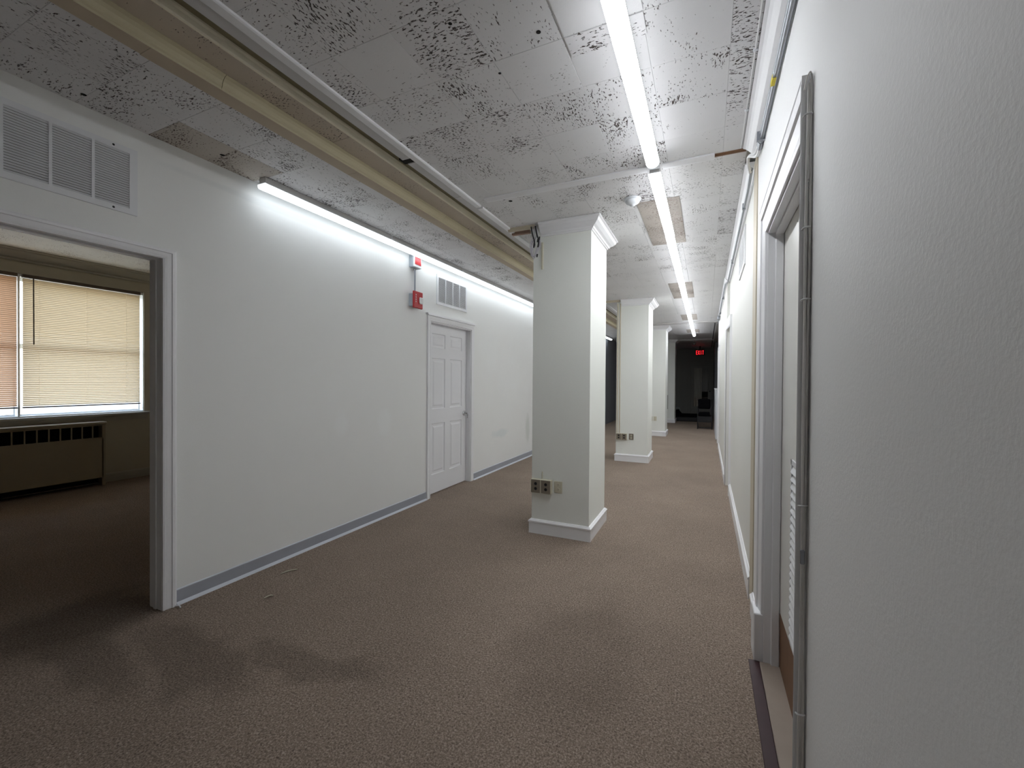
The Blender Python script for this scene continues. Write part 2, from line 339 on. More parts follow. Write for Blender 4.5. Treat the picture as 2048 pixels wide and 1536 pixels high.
# ceiling: backing board, then every near tile a piece of its own
ceil = MB().box(-1.70, .34, -1.9, 19.4, H+.016, H+.05).box(-2.95, -2.0, -1.9, 19.4, H+.016, H+.05).box(-3.0, .42, -2.0, 19.4, H+.075, H+.16).box(.2, 3.6, 10.7, 19.4, H+.0, H+.05)
ceiling = struct('ceiling', ceil, M['tileback'], 'pitted white acoustic tile ceiling over the corridor, old paint flaking', 'ceiling')
T = .31
def tile_mesh(w, l):
    c = .0012; x, y = w/2-.0003, l/2-.0003
    vs = [(-x, -y, .014), (x, -y, .014), (x, y, .014), (-x, y, .014), (-x, -y, c), (x, -y, c), (x, y, c), (-x, y, c), (-x+c, -y+c, 0), (x-c, -y+c, 0), (x-c, y-c, 0), (-x+c, y-c, 0)]
    b = MB(); b.add(vs, [(0, 4, 5, 1), (1, 5, 6, 2), (2, 6, 7, 3), (3, 7, 4, 0), (4, 8, 9, 5), (5, 9, 10, 6), (6, 10, 11, 7), (7, 11, 8, 4), (8, 11, 10, 9)])
    return b
tm = {}
def put_tile(x0, x1, y0, y1, key, rot=None, dz=0, name='ceiling_tile'):
    w, l = x1-x0, y1-y0
    sq = abs(w-l) < .01
    q = random.choice((0, 1, 2, 3)) if (rot is None and sq) else (rot or 0)
    if not sq and rot is None: q = random.choice((0, 2))
    k = (round(w, 3), round(l, 3), key)
    if k not in tm: tm[k] = tile_mesh(w, l).mesh('tile', M[key])
    o = bpy.data.objects.new(name, tm[k]); COL.objects.link(o); o.parent = ceiling
    o.location = ((x0+x1)/2, (y0+y1)/2, H+random.uniform(0, .0008)+dz); o.rotation_euler = (random.uniform(-.0006, .0006), random.uniform(-.0006, .0006), q*math.pi/2)
    return o
far_tiles = MB()
xs_main = [-1.645, -1.475, -1.165, -.855, -.545, -.235, .075, .205]
xs_left = [-2.9, -2.60, -2.29, -2.12]
ROWS = [.1+T*i for i in range(0, 62)]
for y in ROWS:
    for xs in (xs_main, xs_left):
        for a, b in zip(xs[:-1], xs[1:]):
            near = y < 5.6
            if near and y > .35:
                key = random.choices(('tile', 'tile_b', 'tile_c'), (5, 3.2, 2.2))[0]
                if xs is xs_left: key = random.choice(('tile_b', 'tile'))
                if a == -2.9 and 1.3 < y < 1.7: key = 'tile_brown'
                if a == -2.9 and y > 1.7 and y < 3.2: key = 'tile_b'
                put_tile(a, b, y, y+T, key)
            else:
                far_tiles.add([(x_, y_, z_) for x_ in (a+.001, b-.001) for y_ in (y+.001, y+T-.001) for z_ in (H+.001, H+.014)],
                              [(0, 1, 3, 2), (4, 6, 7, 5), (0, 4, 5, 1), (2, 3, 7, 6), (0, 2, 6, 4)])
o = far_tiles.build('ceiling_tiles', M['tile_c'], ceiling); o['kind'] = 'stuff'
# rows behind the camera
o = MB().box(-2.9, -2.12, -1.9, .1, H+.001, H+.014).box(-1.645, .205, -1.9, .1, H+.001, H+.014).build('ceiling_tiles', M['tile'], ceiling); o['kind'] = 'stuff'
# bare ghosts left by removed light fittings
for (y0, y1) in ((3.40, 4.53), (6.38, 7.56), (9.46, 10.3), (12.2, 13.0)):
    MB().box(-.51, -.20, y0, y1, H-.003, H+.002).build('bare_patch', M['patch'], ceiling)
MB().box(-.535, -.23, .6, 1.64, H-.003, H+.002).build('bare_patch', M['tile_c'], ceiling)['label'] = 'smooth pale patch beside nearest tube light'
MB().box(-.535, -.23, 1.65, 1.76, H-.003, H+.002).build('bare_patch', M['tile_b'], ceiling)
hl = MB()
for (x, y, r) in ((-.918, 1.403, .008), (-1.388, 2.975, .016), (-1.42, 2.93, .009), (-2.737, 1.648, .014), (-2.78, 1.02, .012), (-.86, 1.72, .007), (-.62, 1.58, .01)):
    hl.lathe([(r, 0), (r*.7, -.002)], (x, y, H-.0008), n=9)
hl.build('nail_hole', M['hole'], ceiling)

# mouldings that run the length of the ceiling on the left of the pillars
YA, YB = -1.9, 19.3
def run(name, prof, m, label, y0=YA, y1=YB, parent=None):
    b = MB().ext(prof, 'y', y0, y1)
    if parent: return sub(parent, b, name, m)
    return struct(name, b, m, label, 'trim')
# cove: flat underside, then a curved face up to the ceiling
tr = empty('trim_1', (-2.1, 0, H), 'yellowed cream cove moulding along the ceiling, nearer the left wall', 'trim', kind='structure')
joints = [YA, 1.22, 3.02, 5.45, 7.6, 10.0, 12.4, 14.8, 17.2, YB]
cove = [(-2.035, H-.06), (-2.033, H-.052), (-2.028, H-.046), (-2.0275, H-.036), (-2.022, H-.024), (-2.012, H-.012), (-1.998, H-.004), (-1.998, H+.03), (-2.115, H+.03), (-2.115, H-.058)]
for i, (a, b) in enumerate(zip(joints[:-1], joints[1:])):
    d = random.uniform(-.0015, .0015)
    sub(tr, MB().ext([(x+d, z+d) for x, z in cove[:8]]+[(-2.036, H+.03)], 'y', a+.0012, b-.0012), 'cove_length', M['cream'])
for i, (a, b) in enumerate(zip([YA, .95, 2.06, 4.0, 6.4, 8.8, 11.2, 13.6, 16.5], [.95, 2.06, 4.0, 6.4, 8.8, 11.2, 13.6, 16.5, YB])):
    d = random.choice((0, .004, -.004))
    sub(tr, MB().box(-2.118+d, -2.0362, a+.001, b-.001, H-.0598, H-.004), 'flat_board', M['tan'], 'flat brown-tan board on its left edge' if i == 0 else None)
# tan tiles between the mouldings
tt = empty('trim_2', (-1.92, 0, H), 'strip of tan fissured tile between the two cream mouldings', 'trim', kind='structure')
yy = -1.9
while yy < 19.2:
    l_ = 1.24
    sub(tt, MB().box(-1.996, -1.857, yy+.0012, min(yy+l_, 19.3)-.0012, H-.002+random.uniform(-.001, .001), H+.04), 'tile_strip', M['tile_tan']); yy += l_
# slot: light on its cream face and shade on its top put into the colours
sl = empty('trim_3', (-1.8, 0, H), 'cream moulding coloured as if lit, edging the narrow ceiling slot', 'trim', kind='structure')
for a, b in zip([YA, 2.35, 4.75, 7.2, 9.6, 12, 14.4, 16.8], [2.35, 4.75, 7.2, 9.6, 12, 14.4, 16.8, YB]):
    sub(sl, MB().ext([(-1.857, H-.004), (-1.851, H-.003), (-1.848, H+.004), (-1.8475, H+.026), (-1.843, H+.036), (-1.842, H+.046), (-1.842, H+.06), (-1.857, H+.06)], 'y', a+.001, b-.001), 'moulding_length', M['cream_lit'])
sub(sl, MB().box(-1.842, -1.745, YA, YB, H+.044, H+.06), 'slot_top', M['olive'])
gb = empty('trim_4', (-1.7, 0, H), 'flat grey board beside the white strip along the ceiling', 'trim', kind='structure')
for a, b in zip([YA, 2.195, 2.745, 5.2, 7.6, 10, 12.4, 15], [2.145, 2.742, 5.197, 7.597, 9.997, 12.397, 14.997, YB]):
    sub(gb, MB().bbox(-1.75, -1.662, a, b, H-.006, H+.046, .002), 'grey_board', M['greyband'])
sub(gb, MB().box(-1.775, -1.68, 2.14, 2.20, H+.0, H+.04), 'open_notch', M['hole'])
run('trim_5', [(-1.688, H-.006), (-1.687, H-.009), (-1.680, H-.011), (-1.678, H-.014), (-1.640, H-.014), (-1.634, H-.010), (-1.634, H+.01), (-1.688, H+.01)], M['trim'], 'white strip moulding along the ceiling left of the pillars, nearer part', YA, 2.955)
run('trim_6', [(-1.688, H-.006), (-1.687, H-.009), (-1.680, H-.011), (-1.678, H-.014), (-1.640, H-.014), (-1.634, H-.010), (-1.634, H+.01), (-1.688, H+.01)], M['trim'], 'white strip moulding along the ceiling left of the pillars, from the first pillar on', 2.985, YB)
# cross trims
def cross(name, y, x0, x1, label, m='trim', w=.055, d=.016):
    return struct(name, MB().ext([(y-w/2, H+.002), (y-w/2, H-d*.5), (y-w/2+.012, H-d*.6), (y+w/2-.014, H-d), (y+w/2, H-d), (y+w/2, H+.002)], 'x', x0, x1), M[m], label, 'trim')
cross('trim_7', 2.872, -1.55, -.365, 'painted strip crossing the ceiling, from the white strip to the tube lights')
cross('trim_8', 2.872, -.27, .03, 'painted strip crossing the ceiling, between the tube lights and the bare wood slot')
cross('trim_9', 2.872, .03, .20, 'bare brown wood slot at the right end of the cross strip on the ceiling', 'wood', .026, .008)
cross('trim_10', 10.72, -1.63, .2, 'dark edged strip crossing the ceiling by the third pillar', 'greyband', .10, .03)
cross('trim_11', 15.05, -1.63, .2, 'strip crossing the dark ceiling by the fourth pillar', 'greyband', .14, .05)
cross('trim_12', 3.515, -1.66, -1.40, 'cut off beige strip on the ceiling left of the first pillar', 'beige', .03, .03)
cross('trim_13', 7.36, -1.72, -1.36, 'cut off beige strip on the ceiling left of the second pillar', 'beige', .04, .03)

# left wall with the wide doorway and the panelled door
wl = MB().box(-3.0, -2.9, -2, .45, 0, H+.02).box(-3.0, -2.9, .45, 1.415, 2.078, H+.02).box(-3.0, -2.9, 1.415, 4.055, 0, H+.02).box(-3.0, -2.9, 4.055, 4.985, 2.045, H+.02).box(-3.0, -2.9, 4.985, 13.1, 0, H+.02)
struct('wall_left', wl, M['wall_l'], 'long off-white left wall with repair marks, behind the tube lights', 'wall')
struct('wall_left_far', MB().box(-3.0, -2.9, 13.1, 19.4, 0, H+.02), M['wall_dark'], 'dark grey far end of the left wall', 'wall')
def vbase(name, y0, y1, label):
    b = MB().ext([(-2.9, 0.012), (-2.9, .088), (-2.896, .090), (-2.893, .086), (-2.893, .012)], 'y', y0, y1)
    o = struct(name, b, M['vinyl'], label, 'baseboard')
    q = MB().ext([(-2.9, 0), (-2.9, .018), (-2.889, .016), (-2.880, .008), (-2.876, 0)], 'y', y0, y1); q.build('caulk_bead', M['vinyl_lt'], o)
    q = MB().ext([(-2.9, .090), (-2.9, .0945), (-2.8945, .0925), (-2.8935, .089)], 'y', y0, y1); q.build('top_bead', M['vinyl_lt'], o)
vbase('baseboard_left', 1.476, 3.985, 'blue-grey vinyl base on the left wall, nearer the camera')
vbase('baseboard_left_far', 5.053, 13.1, 'blue-grey vinyl base on the left wall beyond the white door')

CAS = [(0, -.0), (0, .012), (.012, .016), (.016, .010), (.028, .013), (.052, .016), (.056, .022), (.074, .022), (.082, .016), (.085, .016), (.085, 0)]
CASN = [(t*.82, p) for t, p in CAS]
# office doorway
tr = empty('trim_14', (-2.9, .92, 0), 'fluted white casing around the open doorway on the left', 'trim', kind='structure')
sub(tr, MB().frame(-2.9, 1, .45, 1.405, 2.066, CASN, head=.85), 'casing', M['trim'])
sub(tr, MB().frame(-3.021, -1, .45, 1.408, 2.072, CASN, head=.85), 'rear_casing', M['trim'])
sub(tr, MB().box(-3.02, -2.9, 1.404, 1.4145, 0, 2.067).box(-3.02, -2.9, .4505, .465, 0, 2.067).box(-3.02, -2.9, .4505, 1.4145, 2.067, 2.0775), 'jamb', M['trim'])
sub(tr, MB().box(-2.975, -2.95, 1.398, 1.404, 0, 2.061).box(-2.975, -2.95, .465, 1.404, 2.061, 2.067), 'door_stop', M['trim'])

# white six panel door
d1 = empty('door_1', (-2.98, 4.52, 0), 'white six panel door with a lever handle in the left wall', 'door', kind='structure')
C2 = [(0, 0), (0, .014), (.010, .016), (.018, .012), (.04, .016), (.058, .018), (.063, .014), (.063, 0)]
sub(d1, MB().frame(-2.9, 1, 4.055, 4.985, 2.045, C2), 'casing', M['trim'])
sub(d1, MB().ext([(3.985, 2.108), (3.970, 2.122), (3.966, 2.134), (5.074, 2.134), (5.070, 2.122), (5.055, 2.108)], 'x', -2.9, -2.868), 'head_cap', M['trim'])
sub(d1, MB().box(-3.0, -2.9, 4.0555, 4.067, 0, 2.034).box(-3.0, -2.9, 4.973, 4.9845, 0, 2.034).box(-3.0, -2.9, 4.0555, 4.9845, 2.034, 2.0445), 'jamb', M['trim'])
sub(d1, MB().box(-3.0, -2.99, 4.067, 4.973, .0, .009), 'gap_shadow', M['hole'])
X0 = -2.965
def panel_door(root, x, sg, y0, y1, z0, z1, cols, rows, m, th=.035, ax='y'):
    """slab with stiles and rails, and raised fielded panels as parts"""
    tf = (lambda b: b) if ax == 'y' else (lambda b: [b.v.__setitem__(i, (v[1], v[0], v[2])) for i, v in enumerate(b.v)] and b)
    slab = MB().box(x-sg*th, x-sg*.012, y0, y1, z0, z1)
    ys = [y0]+[c for p in cols for c in p]+[y1]; zs = [z0]+[c for p in rows for c in p]+[z1]
    for i in range(0, len(ys), 2): slab.box(x-sg*.012, x, ys[i], ys[i+1], z0, z1)
    for a, b in cols:
        for i in range(0, len(zs), 2): slab.box(x-sg*.012, x, a, b, zs[i], zs[i+1])
    sub(root, tf(slab), 'slab', m)
    for a, b in cols:
        for c, d in rows:
            p = MB(); e = .008; q = .030; r = .05
            L = [(a, b, c, d, -.0), (a+e, b-e, c+e, d-e, -.010), (a+q, b-q, c+q, d-q, -.010), (a+r, b-r, c+r, d-r, -.002)]
            vs = [(x+sg*h, yy_, zz_) for (A, B, Cc, D, h) in L for (yy_, zz_) in ((A, Cc), (B, Cc), (B, D), (A, D))]
            p.add(vs, [(i*4+k, i*4+(k+1) % 4, (i+1)*4+(k+1) % 4, (i+1)*4+k) for i in range(3) for k in range(4)]+[(12, 13, 14, 15)])
            sub(root, tf(p), 'panel', m)
panel_door(d1, X0, 1, 4.069, 4.971, .010, 2.032, [(4.185, 4.465), (4.575, 4.862)], [(.235, .845), (1.02, 1.63), (1.75, 1.925)], M['door'])
hd = sub(d1, MB().lathe([(.031, 0), (.031, .006), (.026, .011), (.012, .013)], (X0, 4.915, .925), 'x', 20), 'handle', M['chrome'], 'satin chrome lever handle')
q = MB().tube([(X0+.012, 4.915, .925), (X0+.045, 4.915, .925), (X0+.055, 4.905, .925), (X0+.055, 4.80, .922)], [.010, .009, .009, .007], 10); q.v = [(x+2.98, y-4.52, z) for x, y, z in q.v]; q.build('lever', M['chrome'], hd)
q = MB().box(X0+.045, X0+.052, 4.925, 4.935, .86, .91).box(X0+.046, X0+.050, 4.93, 4.945, .885, .915); q.v = [(x+2.98, y-4.52, z) for x, y, z in q.v]; q.build('key', M['chrome'], hd)

# right wall
WN, WB, WC = .262, .268, .235
struct('wall_right', MB().box(WN, .40, -2, 1.47, 0, H+.02).box(WN, .40, 1.47, 2.39, 2.10, H+.02).box(WN, .40, 2.39, 2.93, 0, H+.02), M['wall_r'], 'rough painted right wall close to the camera', 'wall')
struct('wall_right_middle', MB().box(WB, .40, 2.93, 5.83, 0, H+.02).box(WB, .40, 5.83, 6.29, 2.08, H+.02), M['wall_rb'], 'cream right wall between the near doorway and the next', 'wall')
struct('wall_right_far', MB().box(WC, .40, 6.29, 9.72, 0, H+.02).box(WC, .40, 9.72, 10.5, 2.06, H+.02).box(WC, .40, 10.5, 10.85, 0, H+.02), M['wall_rb'], 'pale right wall far down the corridor', 'wall')
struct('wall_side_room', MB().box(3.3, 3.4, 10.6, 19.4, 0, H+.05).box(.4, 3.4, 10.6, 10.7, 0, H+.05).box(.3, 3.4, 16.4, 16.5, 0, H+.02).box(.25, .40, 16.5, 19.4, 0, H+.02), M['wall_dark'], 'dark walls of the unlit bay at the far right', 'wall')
struct('wall_back', MB().box(-3.0, .4, -2.0, -1.9, 0, H+.1), M['wall_r'], 'plain wall behind the camera', 'wall')
# crown on the right
def crown_prof(xc, xw, d): return [(xc, H-.001), (xc, H-.010), (xc+(xw-xc)*.16, H-.016), (xc+(xw-xc)*.30, H-d*.34), (xc+(xw-xc)*.55, H-d*.62), (xc+(xw-xc)*.80, H-d*.80), (xc+(xw-xc)*.84, H-d*.93), (xw, H-d), (xw, H-.001)]
struct('trim_15', MB().ext(crown_prof(.180, WN, .075), 'y', -1.9, 2.845), M['trim'], 'white crown moulding along the near right wall', 'trim')
struct('trim_16', MB().ext(crown_prof(.206, WB, .065), 'y', 3.052, 6.28), M['trim'], 'white crown moulding above the middle right wall', 'trim')
struct('trim_17', MB().ext(crown_prof(.200, WC, .05), 'y', 6.29, 10.7), M['trim'], 'white crown moulding far down the right wall', 'trim')
# beige strip where an old wall met this one
struct('trim_18', MB().box(WN-.006, WB-.0005, 2.868, 3.05, .0, H-.028), M['beige'], 'beige unpainted strip running up the right wall beyond the near doorway', 'trim')
# baseboards right
def base(name, x, y0, y1, label, h=.125, t=.014):
    prof = [(x, 0), (x-t, 0), (x-t, h-.03), (x-t-.004, h-.026), (x-t-.004, h-.016), (x-t*.55, h-.006), (x-t*.4, h), (x, h)]
    return struct(name, MB().ext(prof, 'y', y0, y1), M['trim'], label, 'baseboard')
base('baseboard_right', WB, 3.052, 5.70, 'white moulded baseboard on the right wall beyond the near doorway', .15, .018)
base('baseboard_right_near', WN, 2.525, 2.866, 'short piece of baseboard beside the near doorway casing', .13, .016)
base('baseboard_right_far', WC, 6.42, 9.6, 'white baseboard far down the right wall', .13, .014)
base('baseboard_right_end', WC, 10.62, 10.84, 'last short piece of baseboard on the right wall', .13, .014)

# near right doorway
d2 = empty('door_2', (.30, 1.93, 0), 'recessed off-white door in the near right doorway', 'door', kind='structure')
C3 = [(0, .0), (0, .010), (.010, .013), (.022, .011), (.038, .014), (.060, .018), (.066, .016), (.070, .024), (.100, .027), (.108, .020), (.115, .026), (.120, .026), (.120, 0)]
b = MB(); nC = [(t if True else t, p) for t, p in C3]
vs = []; m_ = len(C3)
for (t, p) in C3:
    x = WN-p
    tn = min(t, .030) if t < .12 else .030
    vs += [(x, 1.47-t*.25, 0), (x, 1.47-t*.25, 2.10+t*1.15), (x, 2.39+t, 2.10+t*1.15), (x, 2.39+t, 0.0)]
b.add(vs, [(i*4+k, i*4+k+1, ((i+1) % m_)*4+k+1, ((i+1) % m_)*4+k) for i in range(m_) for k in range(3)])
b.add([vs[i*4] for i in range(m_)], [tuple(range(m_))]); b.add([vs[i*4+3] for i in range(m_)], [tuple(range(m_))])
sub(d2, b, 'casing', M['trim'])
sub(d2, MB().bbox(.222, WN, 2.388, 2.522, 0, .235, .004), 'plinth_block', M['trim'])
sub(d2, MB().bbox(.222, WN, 1.43, 1.475, 0, .20, .004), 'plinth_block', M['trim'])
sub(d2, MB().box(WN, .40, 2.376, 2.3895, 0, 2.0995).box(WN, .40, 1.4705, 1.484, 0, 2.0995).box(WN, .40, 1.484, 2.376, 2.086, 2.0995), 'jamb', M['trim'])
sub(d2, MB().bbox(.292, .326, 2.362, 2.376, 0, 2.086, .003).bbox(.292, .326, 1.484, 1.498, 0, 2.086, .003).bbox(.292, .326, 1.498, 2.362, 2.072, 2.086, .003), 'door_stop', M['trim'])
sub(d2, MB().bbox(.328, .372, 1.487, 2.374, .27, 2.083, .002), 'slab', M['door_old'])
sub(d2, MB().bbox(.3285, .3715, 1.487, 2.374, .012, .268, .002), 'bottom_rail', M['wood'], 'bare brown wood along the bottom of the door')
lv = MB().box(.322, .328, 1.74, 2.09, .29, .31).box(.322, .328, 1.74, 2.09, 1.03, 1.05).box(.322, .328, 1.74, 1.755, .29, 1.05).box(.322, .328, 2.075, 2.09, .29, 1.05)
lg = sub(d2, lv, 'louvre_frame', M['white'])
q = MB()
for i in range(22):
    z = .318+i*.0325; q.add([(x-.30, y-1.93, zz) for x, y, zz in [(.318, 1.755, z), (.327, 1.755, z+.02), (.327, 2.075, z+.02), (.318, 2.075, z), (.318, 1.755, z-.003), (.318, 2.075, z-.003)]], [(0, 1, 2, 3), (0, 3, 5, 4)])
q.build('louvre_blades', M['white'], lg)['kind'] = 'stuff'
struct('trim_19', MB().bbox(.247, .40, 1.484, 2.376, -.02, .012, .003), M['stone'], 'tan stone threshold in the near right doorway', 'trim')
struct('trim_20', MB().bbox(.200, .2465, .2, 2.386, 0, .006, .002), M['maroon'], 'dark maroon edge strip between the carpet and the stone threshold', 'trim')

# second and third doorways on the right
d3 = empty('door_3', (.30, 6.06, 0), 'narrow white doorway casing half way down the right wall', 'door', kind='structure')
C4 = [(0, 0), (0, .014), (.02, .018), (.09, .020), (.11, .024), (.12, .024), (.12, 0)]
b = MB(); vs = []; m_ = len(C4)
for (t, p) in C4: vs += [(WB-p, 5.83-t, 0), (WB-p, 5.83-t, 2.06+t), (WC-.006-p*.3, 6.32+t, 2.06+t), (WC-.006-p*.3, 6.32+t, 0)]
b.add(vs, [(i*4+k, i*4+k+1, ((i+1) % m_)*4+k+1, ((i+1) % m_)*4+k) for i in range(m_) for k in range(3)])
b.add([vs[i*4] for i in range(m_)], [tuple(range(m_))]); b.add([vs[i*4+3] for i in range(m_)], [tuple(range(m_))])
sub(d3, b, 'casing', M['trim'])
sub(d3, MB().bbox(.33, .37, 5.832, 6.288, .01, 2.07, .002), 'slab', M['door'])
d4 = empty('door_4', (.28, 10.1, 0), 'far right doorway casing before the dark bay', 'door', kind='structure')
sub(d4, MB().frame(WC, -1, 9.72, 10.5, 2.06, C2, head=1.0), 'casing', M['trim'])
sub(d4, MB().bbox(.30, .34, 9.723, 10.497, .01, 2.055, .002), 'slab', M['door'])

# far end wall with a glazed door
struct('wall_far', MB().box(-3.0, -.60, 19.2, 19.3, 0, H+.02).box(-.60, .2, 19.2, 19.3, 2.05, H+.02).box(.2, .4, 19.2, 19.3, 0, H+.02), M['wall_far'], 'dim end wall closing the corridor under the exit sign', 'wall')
d5 = empty('door_5', (-.2, 19.2, 0), 'dim glazed door with a pale curtain at the corridor end', 'door', kind='structure')
b = MB()
sw = lambda v: (v[1], v[0], v[2])
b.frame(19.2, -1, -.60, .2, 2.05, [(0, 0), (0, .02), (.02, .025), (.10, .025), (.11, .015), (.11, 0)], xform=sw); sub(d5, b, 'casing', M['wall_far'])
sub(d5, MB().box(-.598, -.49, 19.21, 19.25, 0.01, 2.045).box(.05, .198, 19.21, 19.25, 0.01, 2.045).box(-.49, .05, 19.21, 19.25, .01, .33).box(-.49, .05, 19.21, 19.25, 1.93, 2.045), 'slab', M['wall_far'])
sub(d5, MB().box(-.49, .05, 19.225, 19.229, .33, 1.93), 'pane', M['glass'])
cv = MB(); n_ = 40
cv.add([(-.485+.30*i/n_, 19.258+.012*math.sin(i*1.1), z) for i in range(n_+1) for z in (.33, 1.93)], [(2*i, 2*i+1, 2*i+3, 2*i+2) for i in range(n_)], True); sub(d5, cv, 'curtain', M['curtain'])
sub(d5, MB().box(-.60, .2, 19.285, 19.30, 0, 2.05), 'dark_backing', M['hole'])
sub(d5, MB().lathe([(.03, 0), (.032, -.03), (.02, -.05)], (.12, 19.21, .98), 'y', 12), 'handle', M['black'], 'small dark knob')

# side office beyond the left doorway
struct('wall_office_window', MB().box(-7.35, -7.15, -1.5, .85, 0, 3).box(-7.35, -7.15, 3.25, 3.7, 0, 3).box(-7.35, -7.15, .85, 3.25, 0, .87).box(-7.35, -7.15, .85, 3.25, 2.555, 3), M['office'], 'dim olive cream window wall of the side room', 'wall')
struct('wall_office_side', MB().box(-7.35, -3.0, 3.6, 3.7, 0, 3).box(-7.35, -3.0, -1.6, -1.5, 0, 3).box(-3.02, -3.0, -1.6, .45, 0, 3).box(-3.02, -3.0005, 1.415, 3.7, 0, 3).box(-3.02, -3.0005, .45, 1.415, 2.078, 3), M['office'], 'olive cream side walls of the side room', 'wall')
struct('ceiling_office', MB().box(-7.35, -3.0, -1.6, 3.7, 2.816, 2.95), M['plaster_off'], 'stained textured plaster ceiling of the side room', 'ceiling')
struct('trim_21', MB().ext([(-7.15, 2.690), (-7.135, 2.690), (-7.132, 2.712), (-7.11, 2.725), (-7.075, 2.762), (-7.055, 2.785), (-7.05, 2.80), (-7.03, 2.806), (-7.03, 2.8158), (-7.15, 2.8158)], 'y', -1.5, 3.6), M['trim2'], 'heavy crown moulding above the windows of the side room', 'trim')
struct('baseboard_office', MB().ext([(-7.15, 0), (-7.13, 0), (-7.13, .095), (-7.137, .112), (-7.15, .112)], 'y', 2.78, 3.6), M['trim2'], 'low baseboard under the window wall, right of the radiator cover', 'baseboard')
def window(name, y0, y1, label):
    w = empty(name, (-7.2, (y0+y1)/2, .9), label, 'window', kind='structure')
    fr = MB().box(-7.30, -7.16, y0, y0+.008, .90, 2.55).box(-7.30, -7.16, y1-.008, y1, .90, 2.55).box(-7.30, -7.16, y0+.008, y1-.008, 2.52, 2.55).box(-7.30, -7.16, y0+.008, y1-.008, .90, .915)
    sub(w, fr, 'frame', M['frame_w'])
    sub(w, MB().box(-7.2849, -7.2501, y0+.018, y1-.018, 1.70, 1.755), 'meeting_rail', M['frame_w'])
    sub(w, MB().box(-7.285, -7.25, y0+.008, y0+.018, .915, 2.52).box(-7.285, -7.25, y1-.018, y1-.008, .915, 2.52).box(-7.285, -7.25, y0+.018, y1-.018, .915, .935).box(-7.285, -7.25, y0+.018, y1-.018, 2.48, 2.52), 'sash', M['frame_w'])
    sub(w, MB().box(-7.27, -7.266, y0+.018, y1-.018, .935, 1.70), 'pane', M['glass']); sub(w, MB().box(-7.27, -7.266, y0+.018, y1-.018, 1.755, 2.48), 'pane', M['glass'])
    fb = MB(); n2 = 24
    pts = [(-7.235+.006*math.sin(i*2.3), y0+.10+(y1-y0-.2)*i/n2) for i in range(n2+1)]
    fb.add([(x, y, z+(.006*math.sin(y*31) if z > 1 else 0)) for x, y in pts for z in (.935, 1.03)], [(2*i, 2*i+1, 2*i+3, 2*i+2) for i in range(n2)], True)
    sub(w, fb, 'plastic_film', M['frost'], 'crumpled white plastic film along the bottom of the sash')
    return w
window('window_1', 2.068, 3.25, 'wide white framed window behind the cream blind in the side room')
window('window_2', .86, 2.066, 'white framed window behind the orange blind in the side room')
struct('trim_22', MB().bbox(-7.32, -7.10, .84, 3.31, .868, .899, .006).box(-7.15, -7.135, .86, 3.29, .80, .868), M['trim2'], 'window sill board under both side room windows', 'trim')

def blind(name, y0, y1, sm, label, wand):
    r = empty(name, (-7.13, (y0+y1)/2, 2.55), label, 'blind')
    sub(r, MB().bbox(-7.155, -7.115, y0, y1, 2.508, 2.546, .004), 'head_rail', M['brownrail'], 'brown head rail')
    sub(r, MB().bbox(-7.145, -7.120, y0, y1, 1.008, 1.024, .004), 'bottom_rail', M['brownrail'], 'dark bottom rail')
    s_ = MB(); n3 = 68
    for i in range(n3):
        z = 1.030+i*(2.502-1.030)/n3; t = random.uniform(-.0008, .0008)
        P3 = [(-7.142+t, z), (-7.1365+t, z+.007), (-7.1325+t, z+.014), (-7.1310+t, z+.0208)]
        o_ = len(s_.v)
        s_.add([(x, y, zz) for y in (y0+.004, y1-.004) for x, zz in P3], [(k, k+1, 5+k, 4+k) for k in range(3)], True)
    o = sub(r, s_, 'slats', sm); o['kind'] = 'stuff'
    c = MB()
    for fct in (.12, .50, .86): c.tube([(-7.128, y0+(y1-y0)*fct, 1.02), (-7.128, y0+(y1-y0)*fct, 2.51)], .0010, 5)
    sub(r, c, 'ladder_cord', M['cord'])
    if wand: sub(r, MB().tube([(-7.112, y0+.085, 2.51), (-7.108, y0+.085, 1.745)], .006, 6), 'tilt_wand', M['brownrail'], 'dark brown tilt wand')
blind('venetian_blind', 2.086, 3.200, M['slat_r'], 'closed cream mini blind with a brown tilt wand on the wide side room window', True)
blind('venetian_blind', .90, 2.048, M['slat_l'], 'closed orange-tan mini blind cut off by the left edge of the photo', False)

# radiator cover
rc = empty('radiator_cover', (-7.05, 1.6, 0), 'painted metal radiator cover with a slotted grille under the side room window', 'radiator cover')
XF = -6.95
sub(rc, MB().bbox(-7.13, XF+.012, .3, 2.765, .775, .808, .006), 'top', M['rad'])
sub(rc, MB().box(XF-.012, XF, .32, 2.735, .104, .614).box(XF-.012, XF, .32, 2.735, .76, .775).box(XF-.012, XF, 2.722, 2.755, .0, .775).box(-7.13, XF-.012, 2.743, 2.755, 0, .775).box(XF-.012, XF, .32, .35, 0, .775), 'front_panel', M['rad'])
sub(rc, MB().box(-7.12, -7.10, .33, 2.74, .02, .77), 'back_shadow', M['hole'], 'black sheet standing for the shade inside the cover')
for i in range(24):
    y = 2.722-.097*(i+1)
    if y > .36: sub(rc, MB().box(XF-.010, XF-.001, y, y+.012, .612, .762), 'grille_bar', M['rad'])

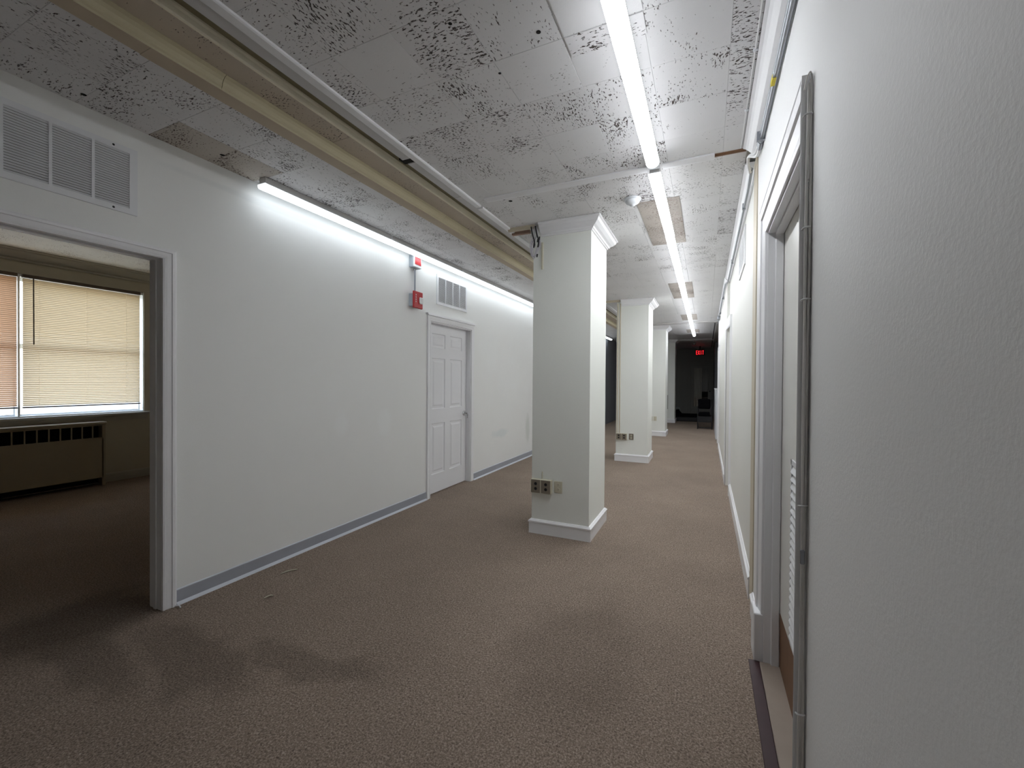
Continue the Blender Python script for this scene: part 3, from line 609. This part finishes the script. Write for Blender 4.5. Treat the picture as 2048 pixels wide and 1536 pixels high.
# ================================================================== THINGS
# pillars
PX = [(0, 3.56), (.012, 7.40), (-.030, 11.2), (-.055, 15.0)]
PL = ['nearest square cream pillar with crown moulding, wires hanging at its top left corner', 'second square cream pillar with twin beige strips down its left edge', 'third square pillar down the corridor, dim side turned to the camera', 'farthest square pillar standing at the edge of the dark end']
for i, (dx, y) in enumerate(PX):
    x0, x1, y1 = -1.428+dx, -.903+dx, y+.605
    r = empty('pillar', ((x0+x1)/2, y+.3, 0), PL[i], 'pillar')
    zt = H-.001
    sub(r, MB().box(x0, x1, y, y1, 0.0, zt), 'shaft', M['col'])
    pr = [(0, 0), (.019, 0), (.019, .096), (.025, .100), (.025, .111), (.016, .118), (.010, .124), (0, .127)]
    sub(r, MB().ring(x0, x1, y, y1, pr), 'base_moulding', M['trim'])
    cp = [(0, zt), (.092, zt), (.092, H-.014), (.080, H-.020), (.070, H-.040), (.046, H-.062), (.026, H-.074), (.020, H-.086), (.012, H-.088), (.010, H-.100), (0, H-.102)]
    if i < 2:    # the crown is cut off left of the corner: three sides only
        b = MB(); m_ = len(cp); vs = []; xc = x0+.075
        for (o_, z) in cp: vs += [(xc, y-o_, z), (x1+o_, y-o_, z), (x1+o_, y1+o_, z), (xc, y1+o_, z)]
        b.add(vs, [(a*4+k, a*4+k+1, ((a+1) % m_)*4+k+1, ((a+1) % m_)*4+k) for a in range(m_) for k in range(3)])
        b.add([vs[a*4] for a in range(m_)], [tuple(range(m_))]); b.add([vs[a*4+3] for a in range(m_)], [tuple(range(m_))])
        sub(r, b, 'crown_moulding', M['trim'])
    else:
        sub(r, MB().ring(x0, x1, y, y1, cp), 'crown_moulding', M['trim'])

# tube lights
def tube_light(x, y0, y1, z, label, cat='tube light', group=None, lens='lens'):
    r = empty('tube_light', (x, (y0+y1)/2, z), label, cat, group)
    sub(r, MB().bbox(x-.031, x+.031, y0+.01, y1-.01, z-.048, z-.0005, .003), 'housing', M['housing'])
    n = 12; pr = [(x+.038*math.cos(a), z-.052-.034*math.sin(a)) for a in [math.pi*k/n for k in range(n+1)]]
    pr = pr+[(x-.038, z-.0478), (x+.038, z-.0478)]
    sub(r, MB().ext(pr, 'y', y0+.016, y1-.016, True, False), 'lens', M[lens], 'glowing white lens')
    pr2 = [(x+(a-x)*1.04, z-.052+(b-z+.052)*1.04) for a, b in pr]
    for a, b in ((y0+.003, y0+.0165), (y1-.0165, y1-.003)):
        sub(r, MB().ext(pr2, 'y', a, b, False, True), 'end_cap', M['lit_cap'])
    return r
ords = ['nearest', 'second', 'third', 'fourth', 'fifth', 'sixth', 'seventh', 'eighth', 'ninth']
tube_light(-.312, 1.45, 2.715, H, 'nearest tube light in the middle ceiling row, running off the top of the photo')
for k in range(8):
    lab = ords[k+1]+' tube light from the camera in the middle ceiling row'
    if k == 7: lab = 'farthest tube light of the middle ceiling row, before the dark end'
    tube_light(-.318-.003*k, 2.85+1.30*k, 2.85+1.30*(k+1), H, lab)
for k in range(9):
    lab = ords[k]+' tube light from the camera in the row above the left wall'
    if k == 8: lab = 'farthest tube light of the row above the left wall'
    tube_light(-2.785, 1.93+1.30*k, 1.93+1.30*(k+1), H, lab, lens='lens_left')
jp = empty('junction_plate', (-.318, 2.79, H), 'small white junction plate with an orange plug between the first two middle lights', 'junction plate')
sub(jp, MB().bbox(-.352, -.284, 2.718, 2.848, H-.030, H-.0185, .003).box(-.345, -.291, 2.72, 2.84, H-.0185, H), 'plate', M['cap'])
sub(jp, MB().lathe([(.020, 0), (.018, -.006), (.012, -.006), (.010, -.002)], (-.335, 2.785, H-.030), n=16), 'plug', M['orange'], 'round orange plug')

# grilles
def grille(name, x, sg, y0, y1, z0, z1, npan, label, step=.0125, screws=True):
    r = empty(name, (x, (y0+y1)/2, z0), label, 'vent')
    fw, bw = .036, .012; t = .010
    xa, xb = x, x+sg*t
    fb = MB().box(xa, xb, y0, y1, z0, z0+fw*.85).box(xa, xb, y0, y1, z1-fw*.85, z1).box(xa, xb, y0, y0+fw, z0+fw*.85, z1-fw*.85).box(xa, xb, y1-fw, y1, z0+fw*.85, z1-fw*.85)
    sub(r, fb, 'frame', M['white'])
    sub(r, MB().box(x+sg*.0005, x+sg*.0015, y0+.01, y1-.01, z0+.01, z1-.01), 'duct_shade', M['grill_dark'])  # dark sheet painted as the shade behind the louvres
    ys0, ys1 = y0+fw, y1-fw; pw = (ys1-ys0-bw*(npan-1))/npan
    for i in range(npan):
        a = ys0+i*(pw+bw); b = a+pw
        if i < npan-1: sub(r, MB().box(xa, xb, b, b+bw, z0+fw*.85, z1-fw*.85), 'mullion', M['white'])
        q = MB(); z = z0+fw*.85+.002
        while z < z1-fw*.85-.004:
            q.add([(x+sg*.003, a, z), (x+sg*.009, a, z+.0065), (x+sg*.009, b, z+.0065), (x+sg*.003, b, z), (x+sg*.009, a, z+.0080), (x+sg*.009, b, z+.0080), (x+sg*.003, a, z+.0015), (x+sg*.003, b, z+.0015)],
                  [(0, 1, 2, 3), (1, 4, 5, 2), (4, 6, 7, 5)]); z += step
        o = sub(r, q, 'louvres', M['white']); o['kind'] = 'stuff'
    if screws:
        for yy_ in (y0+.135, y1-.105):
            for zz_ in (z0+.014, z1-.014): sub(r, MB().lathe([(.006, 0), (.004, .002)], (xb, yy_, zz_), 'x', 8), 'screw', M['black'])
grille('air_grille', -2.9, 1, .595, 1.285, 2.268, 2.628, 4, 'large white return air grille above the open doorway on the left')
grille('air_grille', -2.9, 1, 4.17, 4.862, 2.262, 2.612, 4, 'white return air grille above the white six panel door', screws=False)
grille('air_grille', WB, -1, 3.80, 4.42, 2.30, 2.61, 3, 'white air grille high on the right wall, seen edge on', screws=False)

# fire alarm
fa = empty('fire_alarm', (-2.9, 3.73, 2.13), 'red fire alarm strobe on a grey box beside the white door', 'fire alarm')
sub(fa, MB().bbox(-2.9, -2.845, 3.665, 3.80, 2.155, 2.29, .003), 'back_box', M['grey_box'])
sub(fa, MB().bbox(-2.845, -2.822, 3.655, 3.81, 2.135, 2.315, .006), 'face', M['red'])
sub(fa, MB().bbox(-2.822, -2.803, 3.735, 3.795, 2.185, 2.255, .008), 'strobe', M['strobe'], 'clear strobe lens')
lt = MB()
for i in range(4): lt.box(-2.822, -2.8212, 3.684, 3.694, 2.195+i*.024, 2.209+i*.024)
sub(fa, lt, 'lettering', M['white'])
fb = empty('alarm_box', (-2.9, 3.72, 2.60), 'red and white alarm box tucked under the left row of tube lights', 'fire alarm')
sub(fb, MB().bbox(-2.9, -2.850, 3.665, 3.80, 2.572, 2.70, .003), 'back_box', M['grey_box'])
sub(fb, MB().bbox(-2.850, -2.832, 3.668, 3.797, 2.572, 2.70, .004), 'face', M['cap'])
sub(fb, MB().box(-2.832, -2.8305, 3.68, 3.785, 2.60, 2.69), 'red_panel', M['red'])
ac = empty('conduit', (-2.875, 3.735, 2.29), 'short thin grey conduit joining the two red alarm boxes', 'conduit')
sub(ac, MB().tube([(-2.875, 3.735, 2.288), (-2.875, 3.735, 2.572)], .0095, 10), 'pipe', M['steel'])
sub(ac, MB().lathe([(.014, 0), (.014, .02)], (-2.875, 3.735, 2.55), n=10), 'connector', M['chrome'])

# smoke detector
sd = empty('smoke_detector', (-.525, 3.31, H), 'round white smoke detector on the ceiling near the first pillar', 'smoke detector')
sub(sd, MB().lathe([(.062, 0), (.063, -.010), (.060, -.014)], (-.525, 3.31, H-.0008), n=28), 'base', M['cap'])
sub(sd, MB().lathe([(.050, -.014), (.052, -.024), (.046, -.034), (.030, -.044), (.016, -.047), (.015, -.054), (.008, -.057)], (-.525, 3.31, H-.0008), n=28), 'body', M['cap'])

# outlets
def twin_box(x0, y, z0, z1, pillar_txt, n=2, w=.095, d=.045):
    r = empty('outlet_box', (x0+n*w/2, y, z0), pillar_txt, 'outlet box')
    sub(r, MB().bbox(x0, x0+n*w, y-d, y, z0, z1, .003), 'body', M['ivory'])
    for i in range(n):
        a = x0+i*w
        p = sub(r, MB().bbox(a+.004, a+w-.006, y-d-.003, y-d, z0+.003, z1-.003, .002), 'cover', M['outlet'])
        h = MB()
        for zc in (.32, .68): h.lathe([(.014, 0), (.013, -.002)], (a+w*.5-r.location.x, y-d-.003-r.location.y, z0+(z1-z0)*zc-r.location.z), 'y', 12)
        h.build('socket', M['black'], p)
    return r
def receptacle(x0, y, z0, z1, txt, w=.075, m='ivory'):
    r = empty('receptacle', (x0+w/2, y, z0), txt, 'outlet')
    sub(r, MB().bbox(x0, x0+w, y-.006, y, z0, z1, .003), 'plate', M[m])
    for zc in (.30, .70):
        c = (x0+w/2, y-.006, z0+(z1-z0)*zc)
        p = sub(r, MB().lathe([(.017, 0), (.016, -.003)], c, 'y', 16), 'socket', M['ivory'])
        q = MB(); L = r.location
        for dx in (-.006, .006): q.box(c[0]+dx-.001-L.x, c[0]+dx+.001-L.x, y-.0098-L.y, y-.009-L.y, c[2]-.001-L.z, c[2]+.007-L.z)
        q.box(c[0]-.002-L.x, c[0]+.002-L.x, y-.0098-L.y, y-.009-L.y, c[2]-.009-L.z, c[2]-.005-L.z)
        q.build('slots', M['black'], p)
twin_box(-1.421, 3.56, .372, .493, 'double brown outlet box low on the front of the nearest pillar')
receptacle(-1.215, 3.56, .382, .486, 'ivory duplex outlet plate beside the brown box on the nearest pillar')
twin_box(-1.405, 7.40, .372, .478, 'double dark outlet box low on the front of the second pillar', w=.09)
receptacle(-1.195, 7.40, .375, .478, 'brown framed outlet beside the dark box on the second pillar', m='outlet')
twin_box(-1.30, 11.2, .38, .49, 'single brown outlet box low on the third pillar', n=1, w=.07)
receptacle(-1.21, 11.2, .38, .49, 'ivory outlet plate low on the third pillar')

# beige raceways
def raceway(pts, w, label, m='beige', y=None):
    r = empty('raceway', pts[0], label, 'raceway')
    for i, (x, ya, za, zb) in enumerate([(pts[0][0], pts[0][1], pts[0][2], pts[1][2])]):
        sub(r, MB().bbox(x, x+w, ya-.012, ya, za, zb, .003), 'channel', M[m])
    return r
raceway([(-1.352, 3.56, 2.36), (-1.352, 3.56, 2.60)], .020, 'short cream raceway stub under the wires on the nearest pillar', 'ivory')
raceway([(-1.405, 7.40, .48), (-1.405, 7.40, 2.70)], .018, 'beige raceway down the front of the second pillar, left one')
raceway([(-1.365, 7.40, .48), (-1.365, 7.40, 2.70)], .018, 'beige raceway down the front of the second pillar, right one')
raceway([(-1.33, 3.56, .493), (-1.33, 3.56, .56)], .008, 'thin cream raceway stub above the double box on the nearest pillar', 'ivory')

# hanging wires at the nearest pillar
wr = empty('wire_tangle', (-1.40, 3.52, 2.55), 'tangle of grey and black wires at the top of the nearest pillar', 'wires')
def curve(pts, n=14):
    pts = [Vector(p) for p in pts]; out = []
    for i in range(len(pts)-1):
        p0 = pts[max(i-1, 0)]; p1 = pts[i]; p2 = pts[i+1]; p3 = pts[min(i+2, len(pts)-1)]
        for k in range(n):
            t = k/n; out.append(.5*((2*p1)+(-p0+p2)*t+(2*p0-5*p1+4*p2-p3)*t*t+(-p0+3*p1-3*p2+p3)*t**3))
    return out+[pts[-1]]
rnd = random.Random(3)
for i in range(9):
    a = rnd.uniform(-.022, .022); c = rnd.uniform(.006, .034)
    pts = [(-1.395+a*.5, 3.50+rnd.uniform(-.02, .02), H-.02), (-1.385+a, 3.50, H-.10), (-1.40-c, 3.50+rnd.uniform(-.02, .02), 2.58), (-1.415+rnd.uniform(-.012, .012), 3.51, 2.445+rnd.uniform(0, .03)), (-1.385+c, 3.52, 2.55), (-1.36, 3.54, 2.63+rnd.uniform(-.03, .01))]
    sub(wr, MB().tube(curve(pts, 7), .0028, 6), 'wire', M['wire_w'])
for x in (-1.405, -1.365):
    sub(wr, MB().tube(curve([(x-.012, 3.47, H-.03), (x, 3.475, H-.10), (x+.008, 3.50, 2.60), (x-.006, 3.52, 2.55)], 8), .0065, 7), 'thick_wire', M['black'], 'thick black wire')
for (x, z) in ((-1.398, 2.565), (-1.368, 2.60), (-1.372, 2.47), (-1.352, 2.62)): sub(wr, MB().tube([(x, 3.50, z-.012), (x+.004, 3.50, z+.014)], .007, 8), 'connector', M['black'])
ws = empty('wood_scrap', (-1.56, 3.60, H), 'cut end of raw timber under the ceiling left of the nearest pillar', 'wood')
sub(ws, MB().bbox(-1.665, -1.485, 3.60, 3.635, H-.030, H-.0008, .002), 'block', M['wood_pink'])

# conduits along the right wall
cn = empty('conduit', (.24, 1.0, H-.1), 'twin grey metal conduits under the crown on the near right wall', 'conduit')
for (x, z) in ((.246, H-.088), (.249, H-.109)):
    sub(cn, MB().tube([(x, -1.85, z), (x, 1.0, z), (x, 2.60, z)], .0095, 10), 'pipe', M['steel'])
    sub(cn, MB().tube([(x, 2.60, z), (x, 2.67, z)], .0125, 10), 'coupling', M['steel'])
    sub(cn, MB().tube(curve([(x, 2.67, z), (x-.008, 2.76, z+.004), (.212, 2.86, H-.055), (.214, 2.93, H-.07), (.228, 2.98, z+.01)], 8), .0085, 9), 'bend', M['cable_lt'])
for y in (2.55,): sub(cn, MB().box(.225, .262, y, y+.02, H-.122, H-.076), 'strap', M['steel'])
sub(cn, MB().box(.2345, .2358, 2.06, 2.115, H-.122, H-.102).box(.236, .25, 2.06, 2.115, H-.1195, H-.1185), 'sticker', M['yellow'], 'small yellow sticker')
c2 = empty('conduit', (.25, 6, H-.08), 'single grey conduit under the crown further down the right wall', 'conduit')
sub(c2, MB().tube([(.236, 2.98, H-.078), (.242, 3.3, H-.080), (.238, 6.2, H-.077), (.214, 6.4, H-.066), (.212, 10.7, H-.064)], .0095, 8), 'pipe', M['steel'])
for y in (3.6, 5.2, 7.4, 9.0): sub(c2, MB().box(.205 if y > 6 else .228, .25, y, y+.025, H-.094, H-.05), 'strap', M['steel'])
sub(c2, MB().bbox(.185, .235, 9.55, 9.80, H-.11, H-.045, .004), 'junction_box', M['steel'])
c3 = empty('ceiling_cable', (.172, 1, H), 'thin white cable clipped along the edge of the ceiling beside the crown', 'cable')
sub(c3, MB().tube([(.1695, -1.85, H-.004), (.1695, 2.84, H-.004)], .0035, 6), 'cable', M['cable_lt'])
for y in (1.25, 1.62, 2.02, 2.45): sub(c3, MB().bbox(.161, .180, y, y+.012, H-.010, H, .002), 'clip', M['cap'])
c4 = empty('dark_conduit', (.16, 13, H), 'black conduit along the ceiling edge over the dark bay', 'conduit')
sub(c4, MB().tube([(.16, 10.8, H-.02), (.16, 19.1, H-.02)], .012, 6), 'pipe', M['black'])

# cable bundle on the casing edge
cb = empty('cable_bundle', (.25, 1.43, 1.2), 'painted cable bundle clipped up the near edge of the right doorway casing', 'cables')
rnd = random.Random(5)
def vcable(x, y, r, amp, z0, z1, ph, name='cable', m='cable'):
    pts = []; n = 46
    for i in range(n+1):
        z = z0+(z1-z0)*i/n; pts.append((x+amp*math.sin(ph+z*3.1)+amp*.5*math.sin(ph*2+z*9), y+amp*.8*math.cos(ph+z*4.3), z))
    sub(cb, MB().tube(pts, r, 8), name, M[m])
vcable(.2500, 1.4300, .0042, .0016, 0.0, 2.205, .2)
vcable(.2555, 1.4265, .0036, .0016, 0.0, 2.215, 2.0)
vcable(.2470, 1.4245, .0030, .0014, 0.0, 1.80, 4.0)
sub(cb, MB().tube(curve([(.2405, 1.430, 2.190), (.247, 1.428, 2.222), (.2545, 1.426, 2.235), (.2580, 1.426, 2.20), (.257, 1.426, 2.05), (.252, 1.424, 1.93)], 8), .0022, 6), 'cable', M['cable'])
for z in (2.115, 1.80, 1.60, 1.02, .43):
    sub(cb, MB().tube([(.2395, 1.431, z), (.2420, 1.4215, z+.002), (.252, 1.4200, z+.004), (.2600, 1.426, z+.004)], .0028, 6), 'clip', M['cable_lt'])
sub(cb, MB().bbox(.243, .254, 1.416, 1.424, .86, .90, .002), 'splice', M['steel'])

# exit sign, camera
ex = empty('exit_sign', (-.25, 18.0, 2.5), 'lit red exit sign hanging at the dark end of the corridor', 'exit sign')
sub(ex, MB().bbox(-.405, -.095, 18.0, 18.06, 2.385, 2.61, .006), 'housing', M['black']); sub(ex, MB().box(-.27, -.23, 18.02, 18.04, 2.61, H), 'stem', M['black'])
Y_ = 17.997; e = MB()
def bar(b, x0, z0, x1, z1, w=.018):
    d = Vector((x1-x0, 0, z1-z0)).normalized(); nrm = Vector((-d.z, 0, d.x))*w/2
    pts = [Vector((x0, 0, z0))+nrm, Vector((x1, 0, z1))+nrm, Vector((x1, 0, z1))-nrm, Vector((x0, 0, z0))-nrm]
    b.add([(p.x, Y_-.002, p.z) for p in pts]+[(p.x, Y_+.004, p.z) for p in pts], [(0, 1, 2, 3), (0, 4, 5, 1), (1, 5, 6, 2), (2, 6, 7, 3), (3, 7, 4, 0)])
zb, zt2 = 2.42, 2.575
for k, ch in enumerate('EXIT'):
    x = -.388+k*.073; w = .052
    e = MB()
    if ch == 'E': bar(e, x+.009, zb, x+.009, zt2); [bar(e, x, z, x+w, z) for z in (zb+.009, (zb+zt2)/2, zt2-.009)]
    if ch == 'X': bar(e, x, zb, x+w, zt2); bar(e, x+w, zb, x, zt2)
    if ch == 'I': bar(e, x+w/2, zb, x+w/2, zt2)
    if ch == 'T': bar(e, x+w/2, zb, x+w/2, zt2); bar(e, x, zt2-.009, x+w, zt2-.009)
    sub(ex, e, 'letter', M['exit'])
sc = empty('security_camera', (-.42, 16.4, H), 'small dome camera on the dark ceiling just past the last tube light', 'camera')
sub(sc, MB().lathe([(.07, 0), (.07, -.03), (.05, -.035)], (-.42, 16.4, H), n=16), 'mount', M['wall_far'])
sub(sc, MB().lathe([(.05, -.035), (.048, -.06), (.03, -.085), (.005, -.095)], (-.42, 16.4, H), n=16), 'dome', M['chrome'])

# chair at the far right
ch = empty('armchair', (-.03, 13.7, 0), 'black upholstered armchair against the far right wall', 'chair')
cx0, cx1, cy0, cy1 = -.245, .13, 13.42, 13.95
sub(ch, MB().bbox(cx0+.04, cx1-.04, cy0+.02, cy1, .36, .47, .02), 'seat', M['fabric'])
b = MB().bbox(cx0+.02, cx1-.02, cy0+.44, cy1, .56, .855, .03); b.v = [(x, y+(z-.56)*.2, z) for x, y, z in b.v]; sub(ch, b, 'backrest', M['fabric'])
for x in (cx0, cx1):
    sub(ch, MB().tube([(x+.015, cy0+.03, .64), (x+.015, cy0+.25, .655), (x+.015, cy1, .67)], .017, 8), 'armrest', M['black'])
    sub(ch, MB().tube([(x+.015, cy0+.03, 0), (x+.015, cy0+.03, .64)], .013, 8), 'leg', M['black'])
    sub(ch, MB().tube([(x+.015, cy1+.03, 0), (x+.015, cy1, .5), (x+.015, cy1+.05, .84)], .013, 8), 'leg', M['black'])
sub(ch, MB().box(cx0+.015, cx1+.015, cy0+.02, cy0+.045, .20, .37).box(cx0+.015, cx1+.015, cy0+.03, cy0+.045, .03, .05), 'front_rail', M['black'])
cs = empty('storage_case', (-.65, 16.3, 0), 'long low black case lying on the floor at the dark end', 'case')
sub(cs, MB().bbox(-1.05, -.28, 15.75, 16.9, 0, .16, .02), 'body', M['black']); sub(cs, MB().bbox(-1.06, -.27, 15.74, 16.91, .16, .20, .012), 'lid', M['fabric'])
bg2 = empty('bag', (-1.02, 17.5, 0), 'small dark bag on the floor beside the end wall', 'bag')
sub(bg2, MB().lathe([(.12, 0), (.16, .03), (.15, .16), (.08, .24), (.05, .30)], (-1.0, 17.5, 0), n=14), 'body', M['fabric'])
sub(bg2, MB().tube(curve([(-1.08, 17.45, .25), (-1.06, 17.45, .36), (-.94, 17.45, .36), (-.92, 17.45, .25)], 6), .01, 6), 'handle', M['grey_box'])
cab = empty('low_cabinet', (.3, 12.3, 0), 'pale waist high cabinet at the right beside the black armchair', 'cabinet')
sub(cab, MB().bbox(.20, .55, 11.2, 13.35, 0, 1.16, .004), 'body', M['cap']); sub(cab, MB().bbox(.19, .56, 11.19, 13.36, 1.16, 1.19, .006), 'top', M['white'])
pn = empty('wall_panel', (-1.2, 14.97, .6), 'narrow black panel low on the farthest pillar', 'panel')
sub(pn, MB().bbox(-1.35, -1.17, 14.955, 14.999, .45, .92, .006), 'body', M['black']); sub(pn, MB().box(-1.33, -1.19, 14.952, 14.956, .50, .87), 'face', M['grill_dark'])

# scraps on the carpet
for (x0, y0_, x1, y1_, lab) in ((-2.70, 2.02, -2.655, 2.12, 'pale straw like sliver on the carpet, the one farther from the camera'), (-2.49, 1.75, -2.47, 1.80, 'tiny pale sliver on the carpet, the one nearer the camera'), (-2.88, 1.462, -2.83, 1.468, 'white scrap of caulk at the foot of the doorway casing')):
    o = MB().tube(curve([(x0, y0_, .004), ((x0+x1)/2, (y0_+y1_)/2+.006, .009), (x1, y1_, .004)], 4), [.0015]+[.004]*7+[.0015], 5).build('floor_scrap', M['ivory'] if 'sliver' in lab else M['trim'])
    tag(o, lab, 'scrap')
